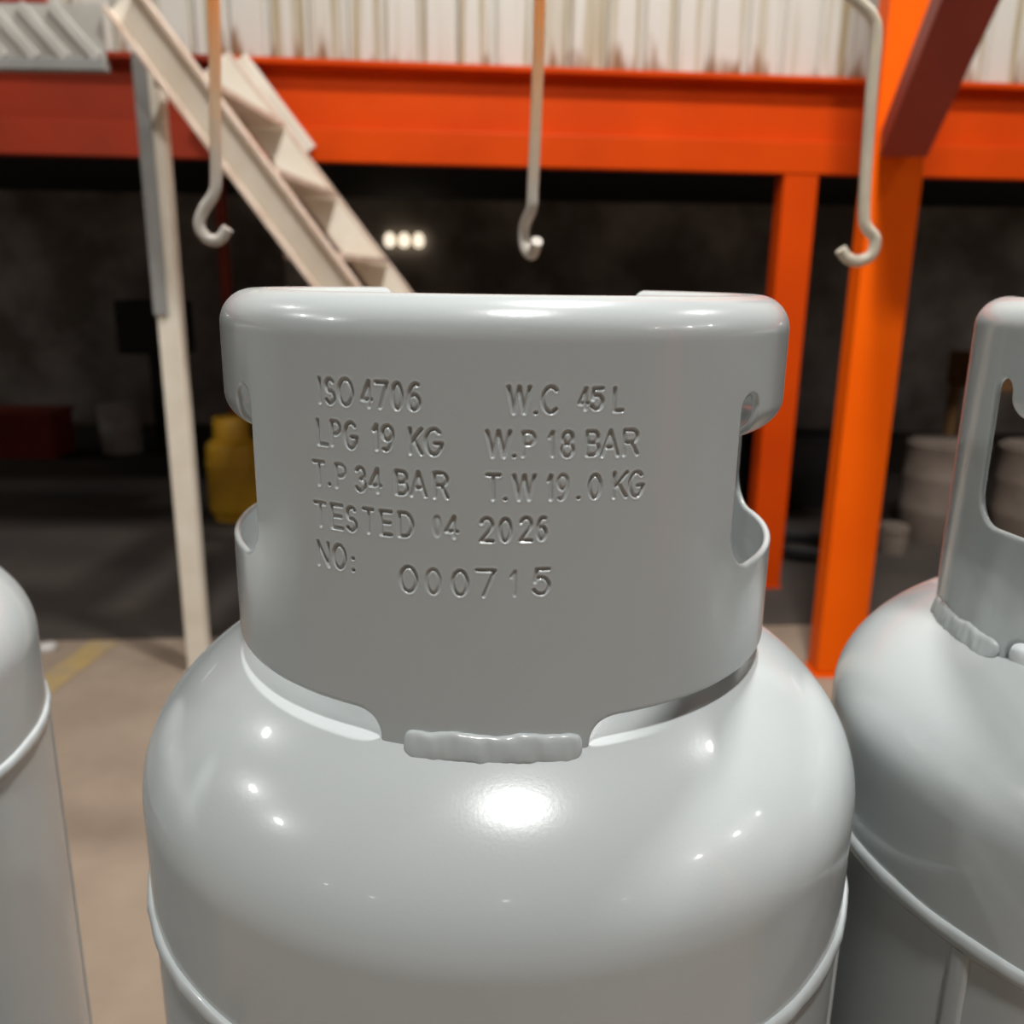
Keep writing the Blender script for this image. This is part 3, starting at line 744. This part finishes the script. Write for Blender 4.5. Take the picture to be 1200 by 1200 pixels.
dc = empty('dark_crate', (2.05, 6.3, 0)); tag(dc, 'black crate between the two orange posts', 'crate')
MB().box((0, 0, 0.24), (0.62, 0.45, 0.48), ch=0.012).build('crate_body', BLACK, dc); MB().box((0, 0, 0.49), (0.65, 0.48, 0.03), ch=0.006).build('rim', BLACK, dc)
coil = MB()
P = [(0.20 * cos(t * 0.25), 0.20 * sin(t * 0.25), 0.03 + 0.0006 * t) for t in range(0, 76)]
hs_ = coil.tube(P, 0.022, 10).build('hose_coil', BLACK); hs_.location = (1.72, 5.0, 0); tag(hs_, 'black hose coiled on the floor between the orange posts', 'hose')
for x, y, wt, lb in ((6.2, 7.0, 45, 'added fill strip under the mezzanine deck on the right'), (-6.2, 7.2, 22, 'added fill strip under the mezzanine deck on the left')):  # added lights outside the view, lifting the dim back wall
    t = empty('fill_strip', (x, y, 2.30)); tag(t, lb, 'lamp', 'added fill strips under the deck')
    MB().box((0, 0, 0.0), (1.2, 0.12, 0.05), ch=0.006).build('housing', GREYP, t); MB().box((0, 0, -0.035), (1.15, 0.05, 0.02), ch=0.004).build('tube', DIFF, t)  # housing and tube of the added fill strip
    sl_ = bpy.data.lights.new('fill_strip_light', 'AREA'); sl_.shape = 'RECTANGLE'; sl_.size = 1.1; sl_.size_y = 0.05; sl_.energy = wt; sl_.color = (1.0, 0.93, 0.86)
    so_ = bpy.data.objects.new('fill_strip_light', sl_); COL.objects.link(so_); so_.parent = t; so_.location = (0, 0, -0.05)
# floor markings and litter
YL = mat('worn_yellow_line', (0.36, 0.25, 0.09), rough=0.8, var=(0.28, 0.21, 0.13), vscale=7)
ln = MB().bar((-1.815, 3.02, 0.0015), (-1.765, 3.56, 0.0015), 0.12, 0.003).build('floor_marking', YL); tag(ln, 'worn yellow line painted on the floor at left', 'floor marking')
cp = MB().lathe([(0.0, 0.0), (0.034, 0.0), (0.036, 0.004), (0.036, 0.022), (0.032, 0.026), (0.0, 0.026)], 24, caps=False).build('plastic_disc', WHITEP); cp.location = (-1.967, 3.46, 0); tag(cp, 'small white plastic disc lying on the floor beside the left cylinder', 'disc')

# orange column and shelving of the hall behind the camera (seen only as reflections)
hc = empty('hall_column', (4.6, -1.75, 0)); tag(hc, 'orange hall column standing behind the viewer at right', 'column')
MB().box((0, 0, 3.35), (0.30, 0.30, 6.66), ch=0.005).build('shaft', ORANGE_BR, hc); MB().box((0, 0, 0.01), (0.4, 0.4, 0.02)).build('base_plate', ORANGE, hc)

# ================================================================== high-bay lamps
hb_h = MB().lathe([(0.20, 0.02), (0.205, 0.03), (0.16, 0.13), (0.10, 0.17), (0.10, 0.30), (0.06, 0.33), (0.0, 0.33)], 32, caps=False).mesh('housing')
hb_d = MB().lathe([(0.0, 0.02), (0.195, 0.02), (0.195, 0.03), (0.0, 0.03)], 32, caps=False).mesh('diffuser')
for i, (x, y, wt) in enumerate(LAMPS):
    t = empty('high_bay_lamp', (x, y, LAMP_Z)); tag(t, 'round high-bay lamp under the hall roof', 'lamp', 'high-bay lamps')
    link('housing', hb_h, GREYP, t); link('diffuser', hb_d, DIFF, t)
    MB().tube([(0, 0, 0.33), (0, 0, 6.70 - LAMP_Z)], 0.01, 8).build('hanger', GREYP, t)
    ld_ = bpy.data.lights.new('lamp_light', 'AREA'); ld_.shape = 'DISK'; ld_.size = 0.38; ld_.energy = wt; ld_.color = (1.0, 0.985, 0.96)
    lo_ = bpy.data.objects.new('lamp_light', ld_); COL.objects.link(lo_); lo_.parent = t; lo_.location = (0, 0, 0.012)
